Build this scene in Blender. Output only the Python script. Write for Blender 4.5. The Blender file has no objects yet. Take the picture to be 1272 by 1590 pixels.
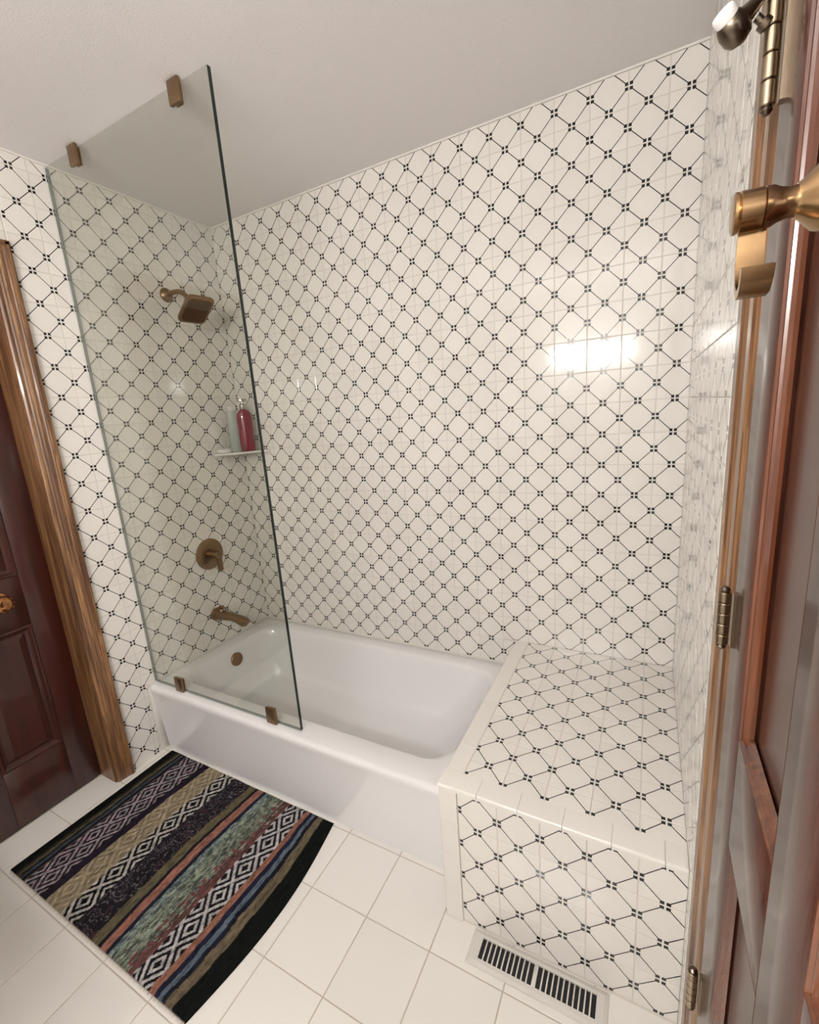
import bpy, bmesh, math, random
import numpy as np
from mathutils import Matrix, Vector

random.seed(7)
rng = np.random.default_rng(7)
scene = bpy.context.scene
COL = scene.collection

# ------------------------------------------------------------------ camera
cam_d = bpy.data.cameras.new('camera')
cam = bpy.data.objects.new('camera', cam_d)
COL.objects.link(cam)
cam_d.sensor_fit = 'HORIZONTAL'
cam_d.sensor_width = 36.0
cam_d.lens = 693.57 / 1272.0 * 36.0
cam_d.clip_start = 0.005
CAM = Vector((-0.0179, -1.7529, 1.4451))
RIGHT = Vector((0.88380155, 0.46242014, -0.07115082))
DOWN = Vector((0.03754684, -0.22168784, -0.97439455))
FWD = Vector((-0.46635294, 0.85849992, -0.21329047))
m = Matrix.Identity(4)
for r in range(3):
    m[r][0] = RIGHT[r]; m[r][1] = -DOWN[r]; m[r][2] = -FWD[r]; m[r][3] = CAM[r]
cam.matrix_world = m
scene.camera = cam

# ------------------------------------------------------------------ world, exposure
world = bpy.data.worlds.new('world'); scene.world = world
world.use_nodes = True
world.node_tree.nodes['Background'].inputs[0].default_value = (0.02, 0.02, 0.02, 1)
world.node_tree.nodes['Background'].inputs[1].default_value = 0.3
vs = scene.view_settings
vs.view_transform = 'Standard'; vs.look = 'None'; vs.gamma = 1.0; vs.use_curve_mapping = False
vs.exposure = 0.0
BULB = 136.0                                  # strength of the vanity globes
BULB_COL = (1.0, 0.975, 0.945, 1)
scene.cycles.max_bounces = 10
scene.cycles.diffuse_bounces = 4
scene.cycles.glossy_bounces = 5
scene.cycles.transparent_max_bounces = 24
scene.cycles.sample_clamp_indirect = 6.0
scene.cycles.use_denoising = True
scene.cycles.use_adaptive_sampling = True
scene.cycles.adaptive_threshold = 0.025

# ------------------------------------------------------------------ dimensions
T = 0.1095                 # wall tile pitch
XL = -18 * T               # left wall
XR = 0.094                 # right wall
Z0 = 0.504                 # a motif row of the back wall
ZC = 2.412                 # ceiling
YF = -2.62                 # wall behind the camera
GR = 0.0014                # tiles stand this proud of the grout
BX, BY, BZ = -0.4895, -0.83, 0.457     # bench left edge, front face, top
RIM = 0.338                # tub rim

# ------------------------------------------------------------------ helpers
def lin(r, g, b):
    f = lambda c: (c / 255) / 12.92 if c <= 10.3 else ((c / 255 + 0.055) / 1.055) ** 2.4
    return (f(r), f(g), f(b), 1)

class MB:
    def __init__(s): s.v = []; s.f = []; s.mi = []
    def add(s, v, f, mi=0):
        o = len(s.v); s.v += [tuple(p) for p in v]
        for q in f: s.f.append(tuple(i + o for i in q)); s.mi.append(mi)
        return s
    def box(s, x0, x1, y0, y1, z0, z1, mi=0):
        v = [(x0,y0,z0),(x1,y0,z0),(x1,y1,z0),(x0,y1,z0),(x0,y0,z1),(x1,y0,z1),(x1,y1,z1),(x0,y1,z1)]
        return s.add(v, [(0,3,2,1),(4,5,6,7),(0,1,5,4),(1,2,6,5),(2,3,7,6),(3,0,4,7)], mi)
    def rbox(s, x0, x1, y0, y1, z0, z1, r=0.003, seg=2, mi=0):
        bm = bmesh.new()
        bmesh.ops.create_cube(bm, size=1.0)
        for w in bm.verts:
            w.co = Vector(((x0+x1)/2 + w.co.x*(x1-x0), (y0+y1)/2 + w.co.y*(y1-y0), (z0+z1)/2 + w.co.z*(z1-z0)))
        bmesh.ops.bevel(bm, geom=list(bm.edges), offset=r, segments=seg, affect='EDGES', profile=0.5)
        bm.verts.index_update()
        s.add([w.co[:] for w in bm.verts], [[w.index for w in f.verts] for f in bm.faces], mi)
        bm.free(); return s
    def loft(s, rings, cap0=True, cap1=True, closed=True, mi=0):
        n = len(rings[0]); v = [p for r in rings for p in r]; f = []
        for k in range(len(rings)-1):
            for i in range(n if closed else n-1):
                j = (i+1) % n
                f.append((k*n+i, k*n+j, (k+1)*n+j, (k+1)*n+i))
        if cap0: f.append(tuple(reversed(range(n))))
        if cap1: f.append(tuple((len(rings)-1)*n + i for i in range(n)))
        return s.add(v, f, mi)
    def lathe(s, o, axis, prof, n=24, cap0=True, cap1=True, mi=0):
        a = Vector(axis).normalized(); h = Vector((0,0,1)) if abs(a.z) < 0.9 else Vector((1,0,0))
        e1 = a.cross(h).normalized(); e2 = a.cross(e1); o = Vector(o)
        rings = [[o + a*t + (e1*math.cos(2*math.pi*i/n) + e2*math.sin(2*math.pi*i/n))*r for i in range(n)] for t, r in prof]
        return s.loft(rings, cap0, cap1, mi=mi)
    def tube(s, path, rad, n=14, mi=0):
        P = [Vector(q) for q in path]; rings = []; e1 = None
        for k, q in enumerate(P):
            t = (P[min(k+1, len(P)-1)] - P[max(k-1, 0)]).normalized()
            if e1 is None:
                h = Vector((0,0,1)) if abs(t.z) < 0.9 else Vector((1,0,0)); e1 = t.cross(h).normalized()
            e1 = (e1 - t*e1.dot(t)).normalized(); e2 = t.cross(e1)
            r = rad[k] if isinstance(rad, (list, tuple)) else rad
            rings.append([q + (e1*math.cos(2*math.pi*i/n) + e2*math.sin(2*math.pi*i/n))*r for i in range(n)])
        return s.loft(rings, mi=mi)
    def mesh(s, name, mats, smooth=True, angle=35):
        me = bpy.data.meshes.new(name); me.from_pydata(s.v, [], s.f)
        bm = bmesh.new(); bm.from_mesh(me); bmesh.ops.recalc_face_normals(bm, faces=bm.faces); bm.to_mesh(me); bm.free()
        for q in (mats if isinstance(mats, (list, tuple)) else [mats]): me.materials.append(q)
        if len(set(s.mi)) > 1: me.polygons.foreach_set('material_index', s.mi)
        if smooth:
            me.polygons.foreach_set('use_smooth', [True]*len(me.polygons))
            me.set_sharp_from_angle(angle=math.radians(angle))
        me.update(); return me
    def build(s, name, mats, parent=None, smooth=True, angle=35):
        return link(name, s.mesh(name, mats, smooth, angle), parent)

def link(name, data, parent=None, world=None):
    o = bpy.data.objects.new(name, data); COL.objects.link(o)
    w = world or Matrix.Identity(4)
    if parent is not None:
        o.parent = parent
        pw = parent.matrix_basis if parent.parent is None else parent.parent.matrix_basis @ parent.matrix_basis
        o.matrix_basis = pw.inverted() @ w
    else: o.matrix_basis = w
    return o
def tag(o, label=None, cat=None, group=None, kind=None):
    if label: o['label'] = label
    if cat: o['category'] = cat
    if group: o['group'] = group
    if kind: o['kind'] = kind
    return o
def thing(name, loc, label, cat, group=None):
    o = bpy.data.objects.new(name, None); COL.objects.link(o)
    o.empty_display_size = 0.05
    o.matrix_basis = Matrix.Translation(loc)
    return tag(o, label, cat, group)
def struct(o, label=None, cat=None): return tag(o, label, cat, kind='structure')

# ------------------------------------------------------------------ materials
class NT:
    def __init__(s, name):
        s.m = bpy.data.materials.new(name); s.m.use_nodes = True; s.t = s.m.node_tree
        s.p = s.t.nodes['Principled BSDF']; s.out = s.t.nodes['Material Output']
    def n(s, typ, **kw):
        q = s.t.nodes.new(typ)
        for k, v in kw.items(): setattr(q, k, v)
        return q
    def l(s, a, b): s.t.links.new(a, b)
    def math(s, op, a, b=None, c=None):
        q = s.n('ShaderNodeMath', operation=op)
        for i, x in enumerate((a, b, c)):
            if x is None: continue
            if isinstance(x, (int, float)): q.inputs[i].default_value = x
            else: s.l(x, q.inputs[i])
        return q.outputs[0]
    def mix(s, fac, a, b, blend='MIX'):
        q = s.n('ShaderNodeMix', data_type='RGBA', blend_type=blend)
        for sock, x in ((q.inputs[0], fac), (q.inputs[6], a), (q.inputs[7], b)):
            if isinstance(x, (int, float, tuple)): sock.default_value = x
            else: s.l(x, sock)
        return q.outputs[2]
    def noise(s, scale, detail=2, vec=None, rough=0.5, sc=None):
        q = s.n('ShaderNodeTexNoise'); q.inputs['Scale'].default_value = scale
        q.inputs['Detail'].default_value = detail; q.inputs['Roughness'].default_value = rough
        if vec is None:
            vec = s.n('ShaderNodeTexCoord').outputs['Object']
        if sc:
            mp = s.n('ShaderNodeMapping'); mp.inputs['Scale'].default_value = sc; s.l(vec, mp.inputs[0]); vec = mp.outputs[0]
        s.l(vec, q.inputs['Vector']); return q.outputs[0]
    def ramp(s, fac, stops):
        q = s.n('ShaderNodeValToRGB'); e = q.color_ramp.elements
        while len(e) < len(stops): e.new(0.5)
        for k, (p, c) in enumerate(stops): e[k].position = p; e[k].color = c
        s.l(fac, q.inputs[0]); return q.outputs[0]
    def bump(s, h, strength=0.1, dist=0.001):
        q = s.n('ShaderNodeBump'); q.inputs['Strength'].default_value = strength; q.inputs['Distance'].default_value = dist
        s.l(h, q.inputs['Height']); s.l(q.outputs[0], s.p.inputs['Normal'])
    def set(s, **kw):
        for k, v in kw.items():
            k = {'color': 'Base Color', 'rough': 'Roughness', 'metal': 'Metallic', 'spec': 'Specular IOR Level', 'ior': 'IOR', 'coat': 'Coat Weight', 'coat_rough': 'Coat Roughness', 'trans': 'Transmission Weight', 'sheen': 'Sheen Weight'}.get(k, k)
            if isinstance(v, (int, float, tuple)): s.p.inputs[k].default_value = v
            else: s.l(v, s.p.inputs[k])
        return s

CREAM = (0.82, 0.79, 0.735, 1)
def tile_material(name, printed):
    t = NT(name)
    geo = t.n('ShaderNodeNewGeometry'); info = t.n('ShaderNodeObjectInfo')
    v = t.math('MULTIPLY_ADD', info.outputs['Random'], 0.05, 0.965)
    hsv = t.n('ShaderNodeHueSaturation'); hsv.inputs['Color'].default_value = CREAM; t.l(v, hsv.inputs['Value'])
    base = hsv.outputs[0]
    wav = t.noise(14, 1, geo.outputs['Position'])
    if printed:
        uv = t.n('ShaderNodeUVMap'); sp = t.n('ShaderNodeSeparateXYZ'); t.l(uv.outputs[0], sp.inputs[0])
        a = t.math('ABSOLUTE', t.math('SUBTRACT', sp.outputs[0], 0.5)); b = t.math('ABSOLUTE', t.math('SUBTRACT', sp.outputs[1], 0.5))
        sq1 = t.math('MULTIPLY', t.math('COMPARE', a, 0.060, 0.041), t.math('COMPARE', b, 0.440, 0.041))
        sq2 = t.math('MULTIPLY', t.math('COMPARE', b, 0.060, 0.041), t.math('COMPARE', a, 0.440, 0.041))
        ln = t.math('MULTIPLY', t.math('COMPARE', t.math('ADD', a, b), 0.5, 0.0160), t.math('MULTIPLY', t.math('GREATER_THAN', a, 0.085), t.math('GREATER_THAN', b, 0.085)))
        mask = t.math('MAXIMUM', t.math('MAXIMUM', sq1, sq2), ln)
        base = t.mix(mask, base, (0.010, 0.010, 0.013, 1))
    t.set(color=base, rough=0.09, ior=1.52)
    t.bump(wav, 0.10, 0.002)
    return t.m
M = {}
M['tile'] = tile_material('printed_tile_glaze', True)
M['plain'] = tile_material('plain_tile_glaze', False)
def simple(name, color, rough=0.5, metal=0.0, bump=None, **kw):
    t = NT(name); t.set(color=color, rough=rough, metal=metal, **kw)
    if bump: t.bump(t.noise(bump[0], 3, t.n('ShaderNodeNewGeometry').outputs['Position']), bump[1], bump[2])
    M[name] = t.m; return t
simple('floor_grout', (0.50, 0.45, 0.38, 1), 0.85, bump=(300, 0.3, 0.001))
simple('grout', (0.68, 0.63, 0.57, 1), 0.85, bump=(300, 0.3, 0.001))
simple('caulk', (0.80, 0.77, 0.71, 1), 0.5)
simple('wall_paint', (0.74, 0.72, 0.70, 1), 0.75, bump=(120, 0.2, 0.002))
simple('porcelain', (0.85, 0.835, 0.84, 1), 0.10, ior=1.5, coat=0.3)
simple('bulb_cap', (0.75, 0.74, 0.72, 1), 0.2, 1.0)
simple('bronze', lin(142, 117, 90), 0.34, 1.0, bump=(900, 0.05, 0.0005))
simple('bronze_face', lin(104, 80, 62), 0.45, 1.0)
simple('old_brass', lin(164, 134, 98), 0.22, 1.0, bump=(60, 0.06, 0.001))
simple('hinge_metal', lin(160, 144, 122), 0.28, 1.0, bump=(80, 0.1, 0.001))
simple('dark_metal', lin(120, 108, 94), 0.3, 1.0)
simple('white_rubber', (0.85, 0.82, 0.78, 1), 0.5)
simple('vent_paint', (0.66, 0.63, 0.58, 1), 0.35)
simple('vent_dark', (0.012, 0.012, 0.012, 1), 0.8)
simple('glass_edge_soft', (0.21, 0.225, 0.21, 1), 0.2)
simple('glass_edge', (0.004, 0.012, 0.009, 1), 0.15)
simple('soap_white', (0.80, 0.79, 0.76, 1), 0.35)
simple('shelf_white', (0.80, 0.78, 0.75, 1), 0.15)
simple('pump_chrome', (0.55, 0.53, 0.51, 1), 0.25, 1.0)
simple('brass_knob', lin(170, 120, 80), 0.18, 1.0)
simple('shade_counter_finish', (0.75, 0.72, 0.68, 1), 0.3)

t = NT('ceiling_paint')
pos = t.n('ShaderNodeNewGeometry').outputs['Position']
t.set(color=(0.82, 0.79, 0.785, 1), rough=0.85); t.bump(t.noise(190, 4, pos, 0.65), 0.45, 0.0025); M['ceiling'] = t.m

def wood(name, dark, mid, light, rough, coat, axis=2, fine=1.0):
    t = NT(name); pos = t.n('ShaderNodeNewGeometry').outputs['Position']
    sc = [44.0, 44.0, 44.0]; sc[axis] = 2.4
    w = t.noise(1.0, 4, pos, 0.6, tuple(sc))
    wv = t.n('ShaderNodeTexWave', wave_type='RINGS', bands_direction='XYZ'[axis]) if False else None
    sc2 = [260.0, 260.0, 260.0]; sc2[axis] = 9.0
    f = t.noise(1.0, 2, pos, 0.5, tuple(sc2))
    c = t.ramp(w, [(0.28, dark), (0.48, mid), (0.66, light), (0.80, mid)])
    c = t.mix(t.math('MULTIPLY', t.math('GREATER_THAN', f, 0.56), 0.45 * fine), c, dark)
    t.set(color=c, rough=rough, coat=coat, coat_rough=0.08); t.bump(f, 0.12, 0.0006)
    M[name] = t.m; return t
wood('oak', lin(66, 40, 23), lin(114, 78, 48), lin(160, 118, 78), 0.40, 0.3, fine=1.4)
wood('oak_head', lin(74, 47, 28), lin(120, 83, 52), lin(158, 118, 80), 0.42, 0.25, axis=1)
wood('mahogany', lin(36, 9, 6), lin(54, 15, 8), lin(63, 19, 11), 0.42, 0.35, fine=0.4)
wood('closet_wood', lin(48, 24, 17), lin(66, 35, 25), lin(80, 45, 32), 0.20, 0.0, fine=0.3); M['closet_wood'].node_tree.nodes['Principled BSDF'].inputs['Specular IOR Level'].default_value = 0.30
wood('closet_mould', lin(58, 26, 14), lin(82, 42, 24), lin(106, 62, 38), 0.22, 0.6, fine=0.3)

# shower glass: real slab, clear through the faces, Fresnel reflection, dark green edges
t = NT('shower_glass')
tr = t.n('ShaderNodeBsdfTransparent'); tr.inputs[0].default_value = (0.905, 0.912, 0.890, 1)
gl = t.n('ShaderNodeBsdfGlossy'); gl.inputs['Roughness'].default_value = 0.0; gl.inputs[0].default_value = (1, 1, 1, 1)
lw = t.n('ShaderNodeLayerWeight'); lw.inputs[0].default_value = 0.5
fr = t.math('MULTIPLY_ADD', t.math('POWER', lw.outputs['Facing'], 5.0), 0.957, 0.043)
mx = t.n('ShaderNodeMixShader'); t.l(fr, mx.inputs[0]); t.l(tr.outputs[0], mx.inputs[1]); t.l(gl.outputs[0], mx.inputs[2])
t.l(mx.outputs[0], t.out.inputs[0]); M['glass'] = t.m
t = NT('clear_plastic')
tr = t.n('ShaderNodeBsdfTransparent'); tr.inputs[0].default_value = (0.86, 0.90, 0.88, 1)
mx = t.n('ShaderNodeMixShader'); mx.inputs[0].default_value = 0.45
t.set(color=(0.70, 0.74, 0.72, 1), rough=0.2); t.l(tr.outputs[0], mx.inputs[1]); t.l(t.p.outputs[0], mx.inputs[2])
t.l(mx.outputs[0], t.out.inputs[0]); M['clear_plastic'] = t.m
t = NT('red_liquid'); t.set(color=lin(128, 34, 52), rough=0.15, coat=0.5); M['red_liquid'] = t.m
t = NT('bulb_glow'); t.set(color=(0.9, 0.9, 0.9, 1)); t.p.inputs['Emission Color'].default_value = BULB_COL; t.p.inputs['Emission Strength'].default_value = BULB; M['bulb'] = t.m
t = NT('woven_rug')
at = t.n('ShaderNodeAttribute'); at.attribute_name = 'weave'
pos = t.n('ShaderNodeNewGeometry').outputs['Position']
nz = t.noise(420, 2, pos)
c = t.mix(0.35, at.outputs['Color'], t.mix(1.0, at.outputs['Color'], t.ramp(nz, [(0.3, (0.3, 0.3, 0.3, 1)), (0.7, (1.5, 1.5, 1.5, 1))]), 'MULTIPLY'))
t.set(color=c, rough=0.95, spec=0.1); t.bump(nz, 0.7, 0.003); M['rug'] = t.m

# ------------------------------------------------------------------ tiles
_tile_cache = {}
def tile_mesh(x0, x1, y0, y1, pitch, mat, name):
    key = tuple(round(q, 4) for q in (x0, x1, y0, y1, pitch)) + (mat.name,)
    if key in _tile_cache: return _tile_cache[key]
    V = []
    for z, ins in ((-0.0008, 0.0), (GR*0.55, 0.0002), (GR, 0.0012)):
        V += [(x0+ins, y0+ins, z), (x1-ins, y0+ins, z), (x1-ins, y1-ins, z), (x0+ins, y1-ins, z)]
    F = [(k*4+i, k*4+(i+1) % 4, k*4+4+(i+1) % 4, k*4+4+i) for k in range(2) for i in range(4)] + [(8, 9, 10, 11)]
    me = bpy.data.meshes.new(name); me.from_pydata(V, [], F)
    me.materials.append(mat)
    uv = me.uv_layers.new(name='UVMap')
    for lp in me.loops:
        q = V[lp.vertex_index]; uv.data[lp.index].uv = (q[0]/pitch + 0.5, q[1]/pitch + 0.5)
    _tile_cache[key] = me; return me

def lay_tiles(parent, name, origin, U, V, pitch, u_off, v_off, regions, mat, gap=0.0022, jitter=0.0016, limit=300):
    """u_off / v_off: position of one grout line. Every tile is an object; past `limit`
    the ones that show smallest are joined into one part."""
    U, V, O = Vector(U), Vector(V), Vector(origin); N = U.cross(V)
    todo = []
    for (u0, u1, v0, v1) in regions:
        for i in range(math.floor((u0-u_off)/pitch), math.ceil((u1-u_off)/pitch)):
            for j in range(math.floor((v0-v_off)/pitch), math.ceil((v1-v_off)/pitch)):
                cu, cv = u_off + (i+0.5)*pitch, v_off + (j+0.5)*pitch; h = pitch/2 - gap/2
                a0, a1 = max(cu-h, u0), min(cu+h, u1); b0, b1 = max(cv-h, v0), min(cv+h, v1)
                if a1-a0 < 0.006 or b1-b0 < 0.006: continue
                ctr = O + U*((a0+a1)/2) + V*((b0+b1)/2); d = CAM-ctr
                show = (a1-a0)*(b1-b0)*abs(d.normalized().dot(N))/d.length_squared
                todo.append((show, cu, cv, a0-cu, a1-cu, b0-cv, b1-cv))
    todo.sort(reverse=True)
    rest = []
    for k, (_, cu, cv, a0, a1, b0, b1) in enumerate(todo):
        R = Matrix((U, V, N)).transposed().to_4x4()
        W = Matrix.Translation(O + U*cu + V*cv) @ R @ Matrix.Rotation(random.gauss(0, jitter), 4, 'X') @ Matrix.Rotation(random.gauss(0, jitter), 4, 'Y')
        me = tile_mesh(a0, a1, b0, b1, pitch, mat, name)
        if k < limit: link(name, me, parent, W)
        else: rest.append((me, W))
    if rest:
        V_, F_, UV_ = [], [], []
        for me, W in rest:
            o = len(V_); V_ += [(W @ q.co)[:] for q in me.vertices]
            for f in me.polygons:
                F_.append([i+o for i in f.vertices]); UV_ += [tuple(me.uv_layers[0].data[li].uv) for li in f.loop_indices]
        me = bpy.data.meshes.new('small_tiles'); me.from_pydata(V_, [], F_); me.materials.append(mat)
        uv = me.uv_layers.new(name='UVMap'); uv.data.foreach_set('uv', [c for q in UV_ for c in q])
        o = link('far_wall_tiles', me, parent); o['kind'] = 'stuff'

# ------------------------------------------------------------------ the room
# floor
b = MB().box(-2.10, XR+0.05, YF, 0.0, -0.10, -GR)
floor = struct(b.build('floor', M['floor_grout'], smooth=False), 'cream square ceramic floor tiles with thin beige grout', 'floor')
P2 = 0.2062
lay_tiles(floor, 'floor_tile', (0, 0, -GR), (1, 0, 0), (0, 1, 0), P2, -0.498, -0.9395, [(-2.085, XR, -2.45, -0.70)], M['plain'], gap=0.003, jitter=0.0008)

# ceiling
ceiling = struct(MB().box(-2.2, XR+0.15, YF-0.1, 0.1, ZC, ZC+0.1).build('ceiling', M['ceiling'], smooth=False), 'off-white lightly textured painted ceiling', 'ceiling')

# back wall
wall_back = struct(MB().box(XL-0.12, XR+0.12, GR, 0.12, -0.1, ZC).build('wall_back', M['grout'], smooth=False), 'tiled long wall behind the tub and bench, diamond pattern', 'wall')
TOP = ZC - 0.006
lay_tiles(wall_back, 'wall_tile', (0, GR, 0), (1, 0, 0), (0, 0, 1), T, 0.0, Z0+0.5*T,
          [(XL, BX, Z0-1.5*T+0.001, Z0-0.5*T), (XL, BX-0.0580, Z0-0.5*T, TOP), (BX-0.0580, XR, BZ, TOP)], M['tile'])
b = MB().box(XL, BX, -0.006, GR, RIM-0.012, Z0-1.5*T+0.001)
b.build('sealant_strip', M['caulk'], wall_back, smooth=False)

# left wall with the doorway
DY0, DY1, DH = -0.945, -1.705, 2.045           # doorway of the left wall
b = MB().box(XL-0.12, XL-GR, DY0, 0.12, -0.1, ZC).box(XL-0.12, XL-GR, DY1, DY0, DH, ZC).box(XL-0.12, XL-GR, YF, DY1, -0.1, ZC)
wall_left = struct(b.build('wall_left', M['grout'], smooth=False), 'tiled end wall carrying the shower fittings, diamond pattern', 'wall')
lay_tiles(wall_left, 'wall_tile', (XL-GR, 0, 0), (0, 1, 0), (0, 0, 1), T, 0.0, Z0,
          [(-7*T, 0, Z0-1.5*T, TOP), (-0.8795, -7*T, 0.0, TOP), (-7*T, -0.746, 0.0, Z0-1.5*T-0.003), (-1.15, -0.8795, 2.113, TOP)], M['tile'])
MB().box(XL-GR, XL+0.005, -0.735, 0, RIM-0.012, Z0-1.5*T+0.001).build('sealant_strip', M['caulk'], wall_left, smooth=False)
MB().rbox(XL-GR, XL+0.0012, -0.7455, -0.690, 0.0, RIM-0.014, 0.0008, 1).build('edge_strip', M['plain'], wall_left, angle=60)
# painted remainder of that wall, outside the picture
MB().box(XL-GR, XL+0.001, YF, DY1-0.07, 0, ZC).box(XL-GR, XL+0.001, DY1-0.07, -1.15, DH+0.07, ZC).build('painted_surface', M['wall_paint'], wall_left, smooth=False)

# right wall with the closet doorway
CY0, CY1, CH = -1.153, -1.665, 2.045
b = MB().box(XR+GR, XR+0.12, CY0, 0.12, -0.1, ZC).box(XR+GR, XR+0.12, CY1, CY0, CH, ZC).box(XR+GR, XR+0.12, YF, CY1, -0.1, ZC).box(XR+0.125, XR+0.16, CY1, CY0, -0.1, ZC)
wall_right = struct(b.build('wall_right', M['grout'], smooth=False), 'narrow tiled wall seen edge-on beside the bench', 'wall')
lay_tiles(wall_right, 'wall_tile', (XR+GR, 0, 0), (0, -1, 0), (0, 0, 1), T, 0.0, Z0+0.5*T,
          [(0, 0.83, BZ, TOP), (0.83, 1.01, 0, TOP)], M['tile'])
MB().box(XR-0.001, XR+GR, YF, -1.01, CH+0.07, ZC).box(XR-0.001, XR+GR, YF, CY1-0.08, 0, CH+0.07).build('painted_surface', M['wall_paint'], wall_right, smooth=False)

# wall behind the camera
wall_front = struct(MB().box(XL-0.12, XR+0.12, YF-0.1, YF, -0.1, ZC).build('wall_front', M['wall_paint'], smooth=False), 'plain painted wall carrying the vanity light', 'wall')

MB().rbox(XL+0.002, -0.94, YF, -1.91, 0.865, 0.90, 0.004, 2).box(XL+0.002, -0.96, YF, -1.94, 0.09, 0.865).box(XL+0.002, -0.96, YF, -2.02, 0.0, 0.09).build('added_shade_counter', M['shade_counter_finish'], wall_front, angle=50)  # unseen counter block added behind the camera to shade the near floor
# bead of caulk along the ceiling line
struct(MB().box(XL, XR, -0.004, 0.0, TOP, ZC).build('trim_1', M['caulk'], smooth=False), 'white sealant bead where back wall meets ceiling', 'trim')
struct(MB().box(XL, XL+0.004, -1.15, -0.004, TOP, ZC).build('trim_2', M['caulk'], smooth=False), 'white sealant bead where left wall meets ceiling', 'trim')

# ------------------------------------------------------------------ door casings
def casing_profile(w, d):
    """(across, proud) points of a colonial casing: thick outer back band, flutes, thin inner edge"""
    return [(0, 0), (0, d*0.92), (w*0.05, d), (w*0.20, d), (w*0.25, d*0.80), (w*0.29, d*0.86), (w*0.36, d*0.72), (w*0.52, d*0.74),
            (w*0.62, d*0.60), (w*0.68, d*0.64), (w*0.76, d*0.50), (w*0.84, d*0.62), (w*0.92, d*0.60), (w*1.0, d*0.42), (w*1.0, 0)]
def casing_leg(prof, fn, z0, z1):
    rings = [[fn(a, p, z) for a, p in prof] for z in (z0, z1)]
    return MB().loft(rings)
# left door: oak casing round the doorway, jamb behind it
pr = casing_profile(0.066, 0.021)
trim3 = struct(casing_leg(pr, lambda a, p, z: (XL-GR+p, -0.8795-a, z), 0.0, 2.112).build('trim_3', M['oak'], angle=12), 'stained oak casing of the left doorway', 'trim')
MB().box(XL-0.12, XL-GR, DY0-0.006, DY0, 0.0, DH).build('jamb', M['oak'], trim3, smooth=False)
MB().loft([[(XL-GR+p, y, 2.112-a) for a, p in pr] for y in (-0.8795, -1.771)]).build('head_casing', M['oak_head'], trim3, angle=12)
casing_leg(pr, lambda a, p, z: (XL-GR+p, -1.771+a, z), 0.0, 2.112).build('far_casing', M['oak'], trim3, angle=12)
# closet: fluted casing
CX = 0.078
pw = 0.150
prc = [(0, 0), (0, 0.92), (0.006, 1.0), (0.034, 1.0), (0.040, 0.72), (0.046, 0.92), (0.054, 0.70), (0.062, 0.90), (0.070, 0.70), (0.078, 0.94), (0.100, 0.94), (0.106, 0.62), (0.113, 0.85), (0.121, 0.62), (0.128, 0.80), (0.136, 0.55), (0.144, 0.62), (pw, 0.5), (pw, 0)]
D = XR+GR-CX
trim4 = struct(MB().loft([[(XR+GR-p*D, -1.003-a, z) for a, p in prc] for z in (0.0, 2.13)]).build('trim_4', M['oak'], angle=12), 'fluted oak casing of the closet door', 'trim')
MB().loft([[(XR+GR-p*D, -1.815+a, z) for a, p in prc] for z in (0.0, 2.13)]).build('far_casing', M['oak'], trim4, angle=12)
MB().loft([[(XR+GR-p*D, y, 2.13-a*0.55) for a, p in prc] for y in (-1.153, -1.665)]).build('head_casing', M['oak_head'], trim4, angle=12)

# ------------------------------------------------------------------ panelled doors
def panel_door(name, face, sgn, y0, y1, z0, z1, cols, rows, mat, mould_mat, label, mould, thick=0.035, raise_=0.005):
    """face: x of the visible face, sgn: direction it faces. cols/rows: panel openings."""
    root = thing(name, (face - sgn*thick/2, (y0+y1)/2, z0), label, 'door'); root['kind'] = 'structure'
    X = lambda d: face + sgn*d
    def slab(n, a0, a1, b0, b1):
        xa, xb = sorted((X(0), X(-thick))); MB().rbox(xa, xb, min(a0, a1), max(a0, a1), b0, b1, 0.0012, 1).build(n, mat, root, angle=60)
    ye = [y0] + [q for c in cols for q in c] + [y1]
    for k in range(0, len(ye), 2): slab('stile' if k in (0, len(ye)-2) else 'mullion', ye[k], ye[k+1], z0, z1)
    ze = [z0] + [q for c in rows for q in c] + [z1]
    for k in range(0, len(ze), 2):
        for c in cols: slab('rail', c[0], c[1], ze[k], ze[k+1])
    for c in cols:
        for q in rows:
            ya, yb = max(c), min(c); za, zb = q
            ring = lambda ins, d: [(X(d), ya-ins, za+ins), (X(d), yb+ins, za+ins), (X(d), yb+ins, zb-ins), (X(d), ya-ins, zb-ins)]
            pn = MB().loft([ring(mould[-1][0], mould[-1][1]-0.002), ring(mould[-1][0]+0.022, mould[-1][1]-0.002+0.007*(raise_ > 0)), ring(mould[-1][0]+0.024, mould[-1][1]-0.002+0.007*(raise_ > 0))], cap0=False).build('panel', mat, root, angle=10)
            MB().loft([ring(i, d) for i, d in mould], False, False).build('moulding', mould_mat, pn, angle=10)
    return root
door1 = panel_door('door_1', XL-0.112, 1, DY0-0.006, DY1, 0.008, DH, [(-1.047, -1.246), (-1.40, -1.60)], [(0.245, 0.765), (0.963, 1.90)], M['mahogany'], M['mahogany'],
                   'dark red-brown panelled wooden door in the left wall', [(0, 0), (0.003, 0.002), (0.008, 0.002), (0.016, -0.008), (0.026, -0.011)])
door2 = panel_door('door_2', CX, -1, CY0-0.002, CY1+0.002, 0.01, CH-0.003, [(-1.243, -1.391), (-1.475, -1.612)], [(0.26, 0.953), (1.088, 1.93)], M['closet_wood'], M['closet_mould'],
                   'glossy brown panelled closet door seen edge-on at the right', [(0, 0), (0.0012, -0.0022), (0.003, -0.0026), (0.0038, -0.0050), (0.0060, -0.0082), (0.0090, -0.0110)], raise_=0.0)
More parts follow.
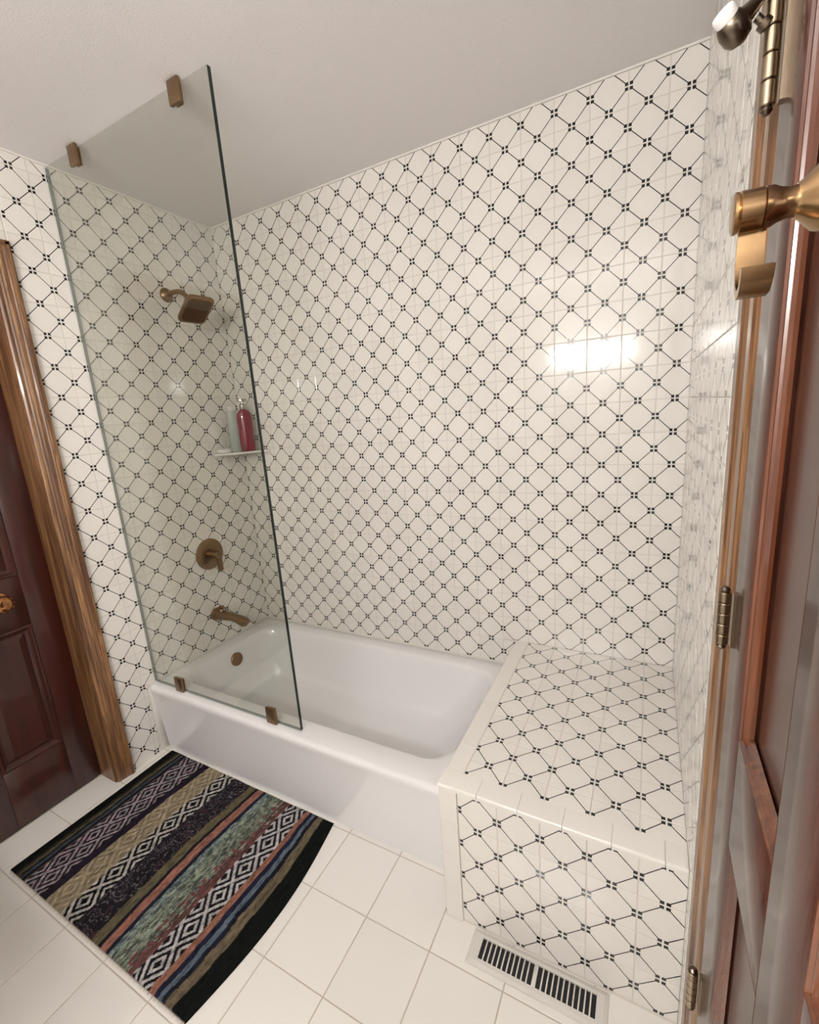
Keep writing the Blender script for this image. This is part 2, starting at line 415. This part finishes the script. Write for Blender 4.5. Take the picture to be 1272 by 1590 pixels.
# brass knob of the left door, with an ornate rosette
kn = MB().lathe((XL-0.112, -1.128, 0.885), (1, 0, 0), [(0, 0.034), (0.004, 0.034), (0.006, 0.028), (0.010, 0.026), (0.012, 0.014), (0.034, 0.012), (0.040, 0.022), (0.048, 0.029), (0.058, 0.030), (0.066, 0.025), (0.070, 0.016), (0.072, 0.006)], 28).build('door_knob', M['brass_knob'], door1)
bd = MB()
for k in range(10):
    a = 2*math.pi*k/10
    bd.lathe((XL-0.112+0.048, -1.128+0.026*math.cos(a), 0.885+0.026*math.sin(a)), (1, 0, 0), [(0, 0.006), (0.008, 0.0075), (0.014, 0.004)], 10)
bd.build('beading', M['brass_knob'], kn)
# closet hinges
def hinge(zc, h, y=-1.157, leaf=0.009):
    root = MB().box(CX-0.0022, CX+0.001, y-leaf, y+0.002, zc-h/2, zc+h/2).build('hinge', M['hinge_metal'], door2, smooth=False)
    n = 5; g = 0.0012
    for k in range(n):
        a = zc-h/2 + k*h/n
        MB().lathe((0.068, y, a+g/2), (0, 0, 1), [(0, 0.0060), (0.0008, 0.0066), (h/n-g-0.0008, 0.0066), (h/n-g, 0.0060)], 18).build('knuckle', M['hinge_metal'], root)
    MB().lathe((0.068, y, zc-h/2-0.006), (0, 0, 1), [(0, 0.003), (0.003, 0.0052), (0.006, 0.0042), (h+0.006, 0.0042), (h+0.009, 0.0058), (h+0.012, 0.003)], 14).build('pin', M['dark_metal'], root)
    return root
hinge(1.752, 0.104)
hinge(1.185, 0.066)
hinge(0.600, 0.066)

# hinge-pin door stop
ds = thing('door_stop', (0.05, -1.157, 1.765), 'bronze hinge-pin door stop with a white rubber tip, on the closet hinge', 'door stop')
MB().lathe((0.068, -1.157, 1.806), (0, 0, 1), [(0, 0.0085), (0.005, 0.0095), (0.012, 0.0095), (0.015, 0.006)], 20).build('pin_collar', M['dark_metal'], ds)
MB().tube([(0.067, -1.158, 1.808), (0.062, -1.160, 1.796), (0.054, -1.163, 1.784), (0.046, -1.165, 1.776), (0.040, -1.166, 1.772)], [0.0055, 0.0052, 0.0056, 0.0075, 0.0095], 16).build('arm', M['dark_metal'], ds)
MB().lathe((0.0405, -1.164, 1.7635), Vector((-0.55, -0.55, 0.55)), [(-0.008, 0.004), (-0.005, 0.0095), (0.0, 0.0118), (0.008, 0.0122), (0.015, 0.0105), (0.0165, 0.009)], 22).build('tip_cup', M['dark_metal'], ds)
MB().lathe((0.0310, -1.1735, 1.7730), Vector((-0.55, -0.55, 0.55)), [(0, 0.0092), (0.006, 0.0094), (0.0075, 0.0086), (0.0080, 0.004)], 22).build('rubber_tip', M['white_rubber'], ds)
MB().lathe((0.054, -1.163, 1.772), Vector((0.6, 0.2, -0.55)), [(0, 0.0035), (0.006, 0.0035), (0.0065, 0.0062), (0.012, 0.0062), (0.0135, 0.004)], 16).build('adjusting_screw', M['dark_metal'], ds)

# robe hook on the closet door
HY, HZ = -1.412, 1.5425
hk = thing('robe_hook', (CX, HY, HZ-0.03), 'antique brass robe hook with a round post and a curled strap, on the closet door', 'hook')
MB().lathe((CX, HY, HZ), (-1, 0, 0), [(0, 0.022), (0.003, 0.022), (0.005, 0.0185), (0.018, 0.0175), (0.022, 0.0160), (0.0285, 0.0095), (0.0305, 0.0085)], 32).build('base', M['old_brass'], hk)
MB().lathe((0.0485, HY, HZ), (-1, 0, 0), [(0, 0.0080), (0.004, 0.0075), (0.008, 0.0085), (0.011, 0.0102), (0.0145, 0.0106), (0.0150, 0.0098), (0.0155, 0.0106), (0.0255, 0.0108), (0.0262, 0.0100), (0.0270, 0.0108), (0.0285, 0.0108), (0.0292, 0.0092)], 32).build('post', M['old_brass'], hk)
path = [(0.004, -0.004), (0.005, -0.018), (0.004, -0.030), (-0.001, -0.0400), (-0.009, -0.0450), (-0.017, -0.0440), (-0.0215, -0.0390), (-0.023, -0.0335)]
rings = []
for k, (dy, dz) in enumerate(path):
    p0 = path[max(k-1, 0)]; p1 = path[min(k+1, len(path)-1)]
    tx, tz = p1[0]-p0[0], p1[1]-p0[1]; L_ = math.hypot(tx, tz); nx, nz = -tz/L_, tx/L_
    th = 0.0016 + 0.0012*k/(len(path)-1)
    w = 0.0065 + 0.0008*k/(len(path)-1)
    rings.append([(0.0300+s1*w, HY+dy+s2*nx*th, HZ+dz+s2*nz*th) for s1, s2 in ((-1, -1), (1, -1), (1, 1), (-1, 1))])
MB().loft(rings).build('strap', M['old_brass'], hk, angle=40)

# ------------------------------------------------------------------ bathtub
def rrect(x0, x1, y0, y1, r, z, nc=9, ns=6):
    P = []
    cs = [(x1-r, y1-r, 0), (x0+r, y1-r, 90), (x0+r, y0+r, 180), (x1-r, y0+r, 270)]
    for k, (cx, cy, a) in enumerate(cs):
        for i in range(nc+1):
            t_ = math.radians(a + 90*i/nc); P.append((cx+r*math.cos(t_), cy+r*math.sin(t_), z))
        nx_ = cs[(k+1) % 4]; t1 = math.radians(nx_[2])
        A = P[-1]; Bp = (nx_[0]+r*math.cos(t1), nx_[1]+r*math.sin(t1))
        for i in range(1, ns): P.append((A[0]+(Bp[0]-A[0])*i/ns, A[1]+(Bp[1]-A[1])*i/ns, z))
    return P
TX0, TX1, TY0, TY1 = XL+0.005, BX-0.002, -0.745, -0.007
tub = thing('bathtub', ((TX0+TX1)/2, (TY0+TY1)/2, 0), 'white enamelled built-in bathtub with a plain curved apron', 'bathtub')
R = []
R.append(rrect(TX0+0.02, TX1, -0.716, TY1, 0.01, 0.0))
R.append(rrect(TX0+0.01, TX1, -0.718, TY1, 0.01, 0.03))
R.append(rrect(TX0+0.006, TX1, -0.725, TY1, 0.012, 0.15))
R.append(rrect(TX0+0.002, TX1, -0.734, TY1, 0.014, 0.26))
R.append(rrect(TX0, TX1, -0.741, TY1, 0.016, RIM-0.037))
R.append(rrect(TX0, TX1, -0.745, TY1, 0.018, RIM-0.020))
R.append(rrect(TX0, TX1, -0.743, TY1, 0.018, RIM-0.009))
R.append(rrect(TX0+0.002, TX1-0.002, -0.737, TY1-0.002, 0.018, RIM-0.002))
R.append(rrect(TX0+0.006, TX1-0.004, -0.728, TY1-0.004, 0.018, RIM))
R.append(rrect(TX0+0.072, TX1-0.046, -0.654, TY1-0.062, 0.105, RIM-0.001))
R.append(rrect(TX0+0.082, TX1-0.055, -0.643, TY1-0.072, 0.110, RIM-0.006))
R.append(rrect(TX0+0.089, TX1-0.063, -0.636, TY1-0.079, 0.112, RIM-0.018))
R.append(rrect(TX0+0.096, TX1-0.080, -0.630, TY1-0.086, 0.112, 0.285))
R.append(rrect(TX0+0.114, TX1-0.135, -0.618, TY1-0.100, 0.112, 0.190))
R.append(rrect(TX0+0.134, TX1-0.205, -0.602, TY1-0.118, 0.115, 0.110))
R.append(rrect(TX0+0.152, TX1-0.250, -0.582, TY1-0.138, 0.115, 0.078))
R.append(rrect(TX0+0.182, TX1-0.300, -0.547, TY1-0.172, 0.105, 0.060))
R.append(rrect(TX0+0.252, TX1-0.380, -0.482, TY1-0.242, 0.080, 0.055))
body = MB().loft(R).build('basin', M['porcelain'], tub, angle=50)
ov = Vector((XL+0.1065, -0.345, 0.270))
ovx = Vector((0.97, 0, 0.17)).normalized()
MB().lathe(ov - ovx*0.006, ovx, [(0, 0.034), (0.010, 0.034), (0.013, 0.031), (0.014, 0.024), (0.0135, 0.0)], 28, cap1=False).build('overflow_plate', M['bronze'], tub)

# ------------------------------------------------------------------ tiled bench
bench = thing('tiled_bench', ((BX+XR)/2, BY/2, 0), 'tiled bench with diamond-patterned top and front at the end of the tub', 'bench')
MB().box(BX+0.004, XR+GR, BY+GR, 0.001, 0.0, BZ-GR).build('core', M['grout'], bench, smooth=False)
lay_tiles(bench, 'top_tile', (0, 0, BZ-GR), (1, 0, 0), (0, 1, 0), T, 0.0, -0.775+0.5*T, [(-4*T, XR, -0.775, -0.002)], M['tile'])
lay_tiles(bench, 'front_tile', (0, BY+GR, 0), (1, 0, 0), (0, 0, 1), T, 0.0, 0.392+0.5*T, [(-4*T, XR, 0.003, BZ-0.014)], M['tile'])
def nose(name, x0, x1, y0, y1, z0, z1, along):
    """bullnose tile: its rounded edge runs along x, y or z"""
    r = 0.006; A = [math.pi/2*k/5 for k in range(6)]
    if along == 'x':
        pr_ = [(y1, z0), (y1, z1)] + [(y0+r-r*math.sin(a), z1-r+r*math.cos(a)) for a in A] + [(y0, z0)]
        R_ = [[(x, p, q) for p, q in pr_] for x in (x0, x1)]
    elif along == 'y':
        pr_ = [(x1, z0), (x1, z1)] + [(x0+r-r*math.sin(a), z1-r+r*math.cos(a)) for a in A] + [(x0, z0)]
        R_ = [[(p, y, q) for p, q in pr_] for y in (y0, y1)]
    else:
        pr_ = [(x1, y1), (x1, y0)] + [(x0+r-r*math.sin(a), y0+r-r*math.cos(a)) for a in A] + [(x0, y1)]
        R_ = [[(p, q, z) for p, q in pr_] for z in (z0, z1)]
    MB().loft(R_).build(name, M['plain'], bench, angle=50)
xs = [BX-0.003] + [-0.382+0.108*k for k in range(5)] + [XR]
for k in range(6): nose('edge_tile', xs[k]+0.0008, xs[k+1]-0.0008, BY-0.004, -0.776, BZ-0.013, BZ+0.0005, 'x')
ys = [-0.7745+0.1107*k for k in range(8)]
for k in range(7): nose('edge_tile', BX-0.003, -4*T-0.001, ys[k]+0.0003, ys[k+1]-0.0003, BZ-0.013, BZ+0.0005, 'y')
zs = [0.001, 0.119, 0.229, 0.339, BZ-0.0135]
for k in range(4): nose('corner_tile', BX-0.003, -4*T-0.001, BY-0.0035, BY+0.012, zs[k]+0.0004, zs[k+1]-0.0004, 'z')

# ------------------------------------------------------------------ glass screen
GX0, GX1, GY, GZ0, GZ1 = XL+0.003, -1.104, -0.703, RIM+0.004, 2.400
sg = thing('shower_screen', ((GX0+GX1)/2, GY, GZ0), 'frameless clear glass shower screen held by small bronze clips', 'shower screen')
b = MB(); b.box(GX0, GX1, GY-0.006, GY+0.006, GZ0, GZ1)
b.mi = [2, 0, 0, 1, 0, 2]                     # faces clear, free edge dark green, other edges pale
b.build('glass_pane', [M['glass'], M['glass_edge'], M['glass_edge_soft']], sg, smooth=False)
def clip(xc, z0, z1):
    c = MB().rbox(xc-0.024, xc+0.024, GY-0.018, GY-0.0062, z0, z1, 0.003, 2).build('clip', M['bronze'], sg)
    MB().rbox(xc-0.024, xc+0.004, GY+0.0062, GY+0.012, z0+(z1-z0)*0.15*(z0 > 1), z1-(z1-z0)*0.25*(z0 < 1), 0.002, 2).build('clip_plate', M['bronze'], c)
clip(-1.772, ZC-0.064, ZC-0.002); clip(-1.236, ZC-0.064, ZC-0.002)
clip(-1.780, RIM+0.001, RIM+0.068); clip(-1.238, RIM+0.001, RIM+0.068)

# ------------------------------------------------------------------ shower fittings
sh = thing('wall_shower', (XL, -0.309, 2.05), 'bronze square shower head on a short curved arm', 'shower head')
MB().lathe((XL, -0.309, 2.048), (1, 0, 0), [(0, 0.031), (0.004, 0.031), (0.010, 0.027), (0.016, 0.018), (0.020, 0.013)], 26).build('wall_flange', M['bronze'], sh)
MB().tube([(XL+0.01, -0.309, 2.048), (XL+0.05, -0.309, 2.052), (XL+0.09, -0.310, 2.048), (XL+0.125, -0.311, 2.030), (XL+0.150, -0.312, 2.006), (XL+0.165, -0.313, 1.990)], 0.0105, 16).build('arm', M['bronze'], sh)
th, yaw = 0.592, 0.149
e1 = Vector((math.sin(yaw), math.cos(yaw), 0)); e2 = Vector((-math.cos(th)*math.cos(yaw), math.cos(th)*math.sin(yaw), -math.sin(th)))
nn = e1.cross(e2).normalized()
if nn.z > 0: nn = -nn
hc = Vector((-1.78, -0.315, 1.95))
def hr(a, b_, d, r=0.022): return [hc + e1*q[0] + e2*q[1] - nn*d for q in rrect(-a, a, -b_, b_, r, 0, 6, 3)]
hd = MB().loft([hr(.057, .068, .000), hr(.062, .073, .002), hr(.063, .074, .006), hr(.061, .072, .014), hr(.050, .060, .020), hr(.026, .030, .026, .012)]).build('head', M['bronze'], sh)
MB().loft([hr(.052, .062, -.0015, .02), hr(.053, .063, .001, .02)]).build('spray_face', M['bronze_face'], hd)
b = MB()
for i in range(-4, 5):
    for j in range(-5, 6):
        b.lathe(hc + e1*i*0.0112 + e2*j*0.0112 + nn*0.0012, nn, [(0, 0.0022), (0.0016, 0.0016)], 6)
o = b.build('nozzles', M['bronze_face'], hd); o['kind'] = 'stuff'
MB().lathe(hc - nn*0.052, nn, [(0, 0.010), (0.006, 0.016), (0.014, 0.019), (0.022, 0.016), (0.028, 0.013)], 20).build('ball_joint', M['bronze'], sh)

VC = Vector((XL, -0.320, 0.825))
vl = thing('shower_valve', VC, 'round bronze shower valve plate with an L-shaped lever handle', 'shower valve')
MB().lathe(VC, (1, 0, 0), [(0, 0.078), (0.004, 0.080), (0.007, 0.078), (0.009, 0.070), (0.010, 0.030)], 48).build('trim_plate', M['bronze'], vl)
h_ = MB().lathe(VC + Vector((0.008, 0, 0)), (1, 0, 0), [(0, 0.026), (0.012, 0.023), (0.040, 0.020), (0.062, 0.020), (0.068, 0.018), (0.070, 0.012)], 28).build('handle', M['bronze'], vl)
MB().rbox(XL+0.060, XL+0.078, VC.y-0.012, VC.y+0.012, VC.z-0.082, VC.z+0.016, 0.003, 2).build('lever', M['bronze'], h_)

sp = thing('tub_spout', (XL, -0.338, 0.50), 'bronze tub spout with a diverter knob, above the tub', 'spout')
secs = [(0.0, 0.034, 0.034, 0.0), (0.006, 0.034, 0.034, 0.0), (0.010, 0.029, 0.029, 0.0), (0.05, 0.027, 0.026, 0.002), (0.10, 0.025, 0.021, 0.003), (0.135, 0.024, 0.019, 0.001), (0.165, 0.025, 0.022, -0.004), (0.190, 0.026, 0.026, -0.010), (0.208, 0.024, 0.022, -0.012), (0.222, 0.018, 0.012, -0.008), (0.226, 0.010, 0.006, -0.006)]
rings = [[(XL+d, -0.338 + ry*math.cos(2*math.pi*i/24), 0.503+dz + rz*math.sin(2*math.pi*i/24)) for i in range(24)] for d, ry, rz, dz in secs]
MB().loft(rings).build('spout_body', M['bronze'], sp)
MB().lathe((XL+0.045, -0.338, 0.526), (0, 0, 1), [(0, 0.016), (0.008, 0.012), (0.014, 0.010), (0.018, 0.014), (0.026, 0.015), (0.029, 0.010)], 20).build('diverter_knob', M['bronze'], sp)

# ------------------------------------------------------------------ corner shelf and bottles
SZ = 1.318
cs = thing('corner_shelf', (XL+0.05, -0.05, SZ), 'thin white corner shelf fixed in the tiled shower corner', 'shelf')
pts = [(XL+0.001, -0.001), (XL+0.001, -0.205), (XL+0.02, -0.205)] + [(XL+0.02+0.165*k/8, -0.205+0.183*k/8 - 0.018*math.sin(math.pi*k/8)) for k in range(1, 9)] + [(XL+0.198, -0.018), (XL+0.198, -0.001)]
MB().loft([[(x, y, SZ-0.010) for x, y in pts], [(x, y, SZ) for x, y in pts]]).build('shelf_board', M['shelf_white'], cs, smooth=False)
MB().box(XL+0.001, XL+0.004, -0.20, -0.002, SZ-0.022, SZ-0.010).box(XL+0.002, XL+0.195, -0.004, -0.001, SZ-0.022, SZ-0.010).build('wall_rail', M['shelf_white'], cs, smooth=False)
def oval_rings(c, ang, prof, n=28):
    e1 = Vector((math.cos(ang), math.sin(ang), 0)); e2 = Vector((-math.sin(ang), math.cos(ang), 0))
    return [[Vector(c) + e1*a*math.cos(2*math.pi*i/n) + e2*b_*math.sin(2*math.pi*i/n) + Vector((0, 0, z)) for i in range(n)] for z, a, b_ in prof]
bc = (-1.845, -0.080, SZ+0.0005)
rb = thing('soap_bottle', bc, 'tall red bottle with a grey pump cap on the corner shelf', 'bottle')
ba = 0.9
MB().loft(oval_rings(bc, ba, [(0, .030, .018), (.004, .034, .021), (.03, .036, .022), (.17, .036, .022), (.190, .033, .021), (.204, .022, .017), (.210, .014, .013), (.214, .013, .013)])).build('bottle_body', M['red_liquid'], rb)
MB().loft(oval_rings(bc, ba, [(.212, .016, .016), (.214, .017, .017), (.232, .017, .017), (.236, .012, .012), (.238, .006, .006), (.252, .006, .006)])).build('pump_collar', M['pump_chrome'], rb)
MB().loft(oval_rings((bc[0], bc[1], bc[2]), ba, [(.250, .020, .012), (.252, .023, .014), (.260, .023, .014), (.263, .018, .010)])).build('pump_head', M['pump_chrome'], rb)
cc = (-1.905, -0.105, SZ+0.0005)
cb = thing('clear_bottle', cc, 'slim translucent grey bottle beside the red bottle', 'bottle')
MB().loft(oval_rings(cc, ba, [(0, .022, .014), (.004, .025, .016), (.19, .025, .016), (.205, .020, .014), (.210, .012, .012)])).build('bottle_body', M['clear_plastic'], cb)
MB().loft(oval_rings(cc, ba, [(.208, .013, .013), (.210, .014, .014), (.228, .014, .014), (.230, .012, .012)])).build('bottle_cap', M['soap_white'], cb)
sc_ = (-1.930, -0.160, SZ+0.0005)
so = MB().loft(oval_rings(sc_, 0.9, [(0, .028, .018), (.004, .034, .023), (.010, .036, .024), (.017, .033, .022), (.022, .022, .013), (.023, .010, .006)])).build('soap_bar', M['soap_white'])
tag(so, 'white bar of soap at the left end of the corner shelf', 'soap')

# ------------------------------------------------------------------ rug
RX0, RX1, RY0, RY1 = -1.918, -0.985, -1.338, -0.728
NX, NY = 464, 306
u = np.linspace(0, 1, NX); v = np.linspace(0, 1, NY); UU, VV = np.meshgrid(u, v)
X = RX0 + UU*(RX1-RX0); Yp = RY0 + VV*(RY1-RY0)
def C(*c): return np.array(lin(*c)[:3])
img = np.zeros(X.shape + (3,)); img[:] = C(38, 30, 36)
wob = 0.0012*np.sin(Yp*23+X*5) + 0.0010*np.sin(Yp*61)
n1 = rng.normal(0, 1, X.shape)
def smooth(a, kx, ky):
    for _ in range(kx): a = (a + np.roll(a, 1, 1) + np.roll(a, -1, 1))/3
    for _ in range(ky): a = (a + np.roll(a, 1, 0) + np.roll(a, -1, 0))/3
    return a/a.std()
str1 = smooth(n1, 1, 14); blot = smooth(rng.normal(0, 1, X.shape), 5, 5)
def band(x0, x1, col):
    q = (X+wob >= x0) & (X+wob < x1); img[q] = C(*col); return q
stripes = [(-1.93, -1.876, (16, 18, 16)), (-1.876, -1.862, (52, 46, 34)), (-1.862, -1.850, (96, 86, 58)), (-1.850, -1.838, (40, 36, 32)), (-1.838, -1.828, (60, 74, 88)), (-1.828, -1.815, (30, 26, 36)), (-1.815, -1.806, (92, 74, 62)), (-1.806, -1.680, (38, 28, 38)),
           (-1.680, -1.655, (40, 28, 46)), (-1.655, -1.565, (142, 124, 90)), (-1.565, -1.497, (16, 15, 16)), (-1.497, -1.405, (36, 30, 38)), (-1.405, -1.372, (104, 94, 60)), (-1.372, -1.360, (32, 28, 42)), (-1.360, -1.330, (160, 98, 74)), (-1.330, -1.317, (28, 34, 54)),
           (-1.317, -1.290, (108, 124, 122)), (-1.290, -1.222, (112, 120, 102)), (-1.222, -1.190, (98, 62, 56)), (-1.190, -1.112, (26, 22, 30)), (-1.112, -1.094, (154, 94, 66)), (-1.094, -1.080, (30, 32, 56)), (-1.080, -1.068, (86, 104, 118)), (-1.068, -1.056, (24, 28, 44)), (-1.056, -1.032, (110, 94, 66)), (-1.032, -0.9, (17, 22, 18))]
for s_ in stripes: band(*s_)
def diam(rows, hw, P, y0):
    """smallest diamond distance over rows (x centre, phase)"""
    d = np.full(X.shape, 9.0)
    for xc, ph in rows:
        dy = (Yp - y0 - ph*P + P/2) % P - P/2
        d = np.minimum(d, np.abs(X+wob-xc)/hw + np.abs(dy)/(P/2))
    return d
def weave(q, d, line, ring, lo=0.30, hi=0.56, lw=0.15):
    img[q & (d > 1-lw) & (d < 1+lw)] = C(*line); img[q & (d > lo) & (d < hi)] = C(*ring)
PA = 0.1025
q = (X+wob > -1.808) & (X+wob < -1.688)
weave(q, diam([(-1.768, 0), (-1.729, 0.5), (-1.807, 0.5), (-1.690, 0)], 0.039, PA, -0.931), (160, 148, 152), (152, 140, 146))
q = (X+wob > -1.655) & (X+wob < -1.565); dB = diam([(-1.622, 0), (-1.5795, 0.5), (-1.537, 0), (-1.664, 0.5), (-1.4945, 0.5)], 0.0425, 0.0985, -0.890)
weave(q, dB, (172, 154, 116), (170, 150, 112))
q = (X+wob > -1.568) & (X+wob < -1.495); weave(q, dB, (186, 178, 168), (182, 174, 164))
q = (X+wob > -1.193) & (X+wob < -1.112)
weave(q, diam([(-1.148, 0), (-1.110, 0.5), (-1.186, 0.5)], 0.038, 0.1005, -0.889), (190, 184, 182), (188, 182, 180))
# squiggles and mottled bands
q = (X+wob > -1.497) & (X+wob < -1.405) & (np.abs(blot) < 0.16); img[q] = C(112, 100, 104)
q = (X+wob > -1.497) & (X+wob < -1.405) & (blot > 1.3); img[q] = C(70, 42, 50)
g_ = (X+wob > -1.317) & (X+wob < -1.205); w_ = np.clip(1 + 0.22*blot + 0.25*n1, 0.45, 1.8); img[g_] *= w_[g_][:, None]
img[g_ & (str1 > 1.1)] = C(136, 146, 122); img[g_ & (str1 < -1.2)] = C(84, 96, 92)
img[(X > -1.240) & (X < -1.19) & (blot > 0.6)] = C(120, 64, 62)
img[(X < -1.69) & (X > -1.82) & (blot > 1.5)] *= np.array([1.7, 0.9, 1.0])
grey = img.mean(-1, keepdims=True); img = grey + 0.72*(img-grey); img *= 0.82
img *= np.clip(1 + 0.16*str1 + 0.10*n1, 0.4, 1.7)[:, :, None]
# shape: gently bowed right edge, small ripples
Xg = X + np.sin(np.pi*VV)*np.interp(UU, [0, .25, .6, .8, .9, 1], [0, -.010, -.016, 0, .008, .036]) + (1-VV)*np.interp(UU, [0, .25, .6, .85, 1], [0, -.022, -.004, -.022, 0])
Zg = 0.0065 + 0.0007*np.sin(X*420) + 0.0012*np.sin(Yp*9+X*6) + 0.0004*n1 + 0.001*np.sin(UU*31)
edge = np.minimum(np.minimum(UU, 1-UU)*0.93, np.minimum(VV, 1-VV)*0.61)
Zg -= 0.003*np.clip(1-edge/0.006, 0, 1)
top = np.stack([Xg, Yp, Zg], -1).reshape(-1, 3)
idx = np.arange(NX*NY).reshape(NY, NX)
quads = np.stack([idx[:-1, :-1], idx[:-1, 1:], idx[1:, 1:], idx[1:, :-1]], -1).reshape(-1, 4)
loop = np.concatenate([idx[0, :], idx[1:, -1], idx[-1, -2::-1], idx[-2:0:-1, 0]])
low = top[loop].copy(); low[:, 2] = 0.0005
nb = NX*NY + np.arange(len(loop)); nxt = np.roll(np.arange(len(loop)), -1)
skirt = np.stack([loop, nb, nb[nxt], loop[nxt]], -1)
allv = np.concatenate([top, low]); allf = np.concatenate([quads, skirt])
me = bpy.data.meshes.new('rug'); me.from_pydata(allv.tolist(), [], allf.tolist())
ca = me.attributes.new('weave', 'FLOAT_COLOR', 'POINT')
cols = np.ones((len(allv), 4)); cols[:NX*NY, :3] = img.reshape(-1, 3); cols[NX*NY:, :3] = img.reshape(-1, 3)[loop]
ca.data.foreach_set('color', cols.astype(np.float32).ravel())
me.materials.append(M['rug']); me.polygons.foreach_set('use_smooth', [True]*len(me.polygons))
rug = link('rug', me)
tag(rug, 'striped woven rug with diamond bands in black, tan, green and orange', 'rug')
# ravelled fringe of pale warp threads along the near and far edges
b = MB()
for k in range(230):
    x = RX0+0.004+(RX1-RX0-0.008)*k/229
    for y, s_ in ((RY0, -1), (RY1, 1)):
        if s_ > 0: continue
        L_ = 0.006 + 0.004*random.random(); dx = random.uniform(-0.003, 0.003)
        b.add([(x-0.0009, y+0.001, 0.004), (x+0.0009, y+0.001, 0.004), (x+dx, y+s_*L_, 0.0012), (x, y+0.001, 0.0055)], [(0, 1, 2), (1, 3, 2), (3, 0, 2), (0, 3, 1)])
simple('rug_thread', lin(172, 158, 140), 0.9)
o = b.build('fringe', M['rug_thread'], rug, smooth=False); o['kind'] = 'stuff'

# ------------------------------------------------------------------ floor register
vx0, vx1, vy0, vy1 = -0.402, -0.051, -0.921, -0.833
vt = thing('floor_vent', ((vx0+vx1)/2, (vy0+vy1)/2, 0), 'cream metal floor register with two rows of dark slots, before the bench', 'vent')
ix0, ix1, iy0, iy1 = -0.372, -0.0785, -0.9015, -0.8495
b = MB()
def vring(i, z): return [(vx0+i, vy0+i, z), (vx1-i, vy0+i, z), (vx1-i, vy1-i, z), (vx0+i, vy1-i, z)]
inner = [(ix0, iy0), (ix1, iy0), (ix1, iy1), (ix0, iy1)]
b.loft([vring(0, 0.0005), vring(0.0008, 0.003), vring(0.010, 0.0062), [(x, y, 0.0062) for x, y in inner], [(x, y, 0.001) for x, y in inner]], False, False)
b.build('frame', M['vent_paint'], vt, angle=15)
MB().box(ix0, ix1, iy0, iy1, 0.0006, 0.0012).build('dark_duct_sheet', M['vent_dark'], vt, smooth=False)  # near-black sheet; its colour stands in for the shade inside the duct
pitch = 0.1415/11; bar = MB().rbox(-0.0019, 0.0019, iy0-0.0005, iy1+0.0005, 0.0014, 0.0062, 0.0006, 1).mesh('louver', M['vent_paint'], True, 60)
for g0 in (ix0, ix1-0.1415):
    for k in range(1, 11): link('louver', bar, vt, Matrix.Translation((g0+pitch*k, 0, 0)))
MB().rbox(ix0+0.1415, ix1-0.1415, iy0, iy1, 0.0012, 0.0064, 0.0006, 1).build('centre_bar', M['vent_paint'], vt, angle=60)

# ------------------------------------------------------------------ vanity light on the wall behind the camera
LX, LZ = -0.485, 1.84
vl = thing('vanity_light', (LX, YF, LZ), 'four-globe vanity light bar on the wall facing the tub', 'light')
MB().rbox(LX-0.31, LX+0.31, YF, YF+0.03, LZ-0.055, LZ+0.055, 0.006, 2).build('back_plate', M['bulb_cap'], vl)
for k in range(4):
    x = LX + (k-1.5)*0.162
    MB().lathe((x, YF+0.03, LZ), (0, 1, 0), [(0, 0.030), (0.010, 0.030), (0.016, 0.022), (0.034, 0.020)], 20).build('socket', M['bulb_cap'], vl)
    c0 = YF+0.118
    MB().lathe((x, c0, LZ), (0, 1, 0), [(-0.058*math.cos(math.pi*i/16), max(0.058*math.sin(math.pi*i/16), 0.0005)) for i in range(17)], 16).build('globe', M['bulb'], vl)
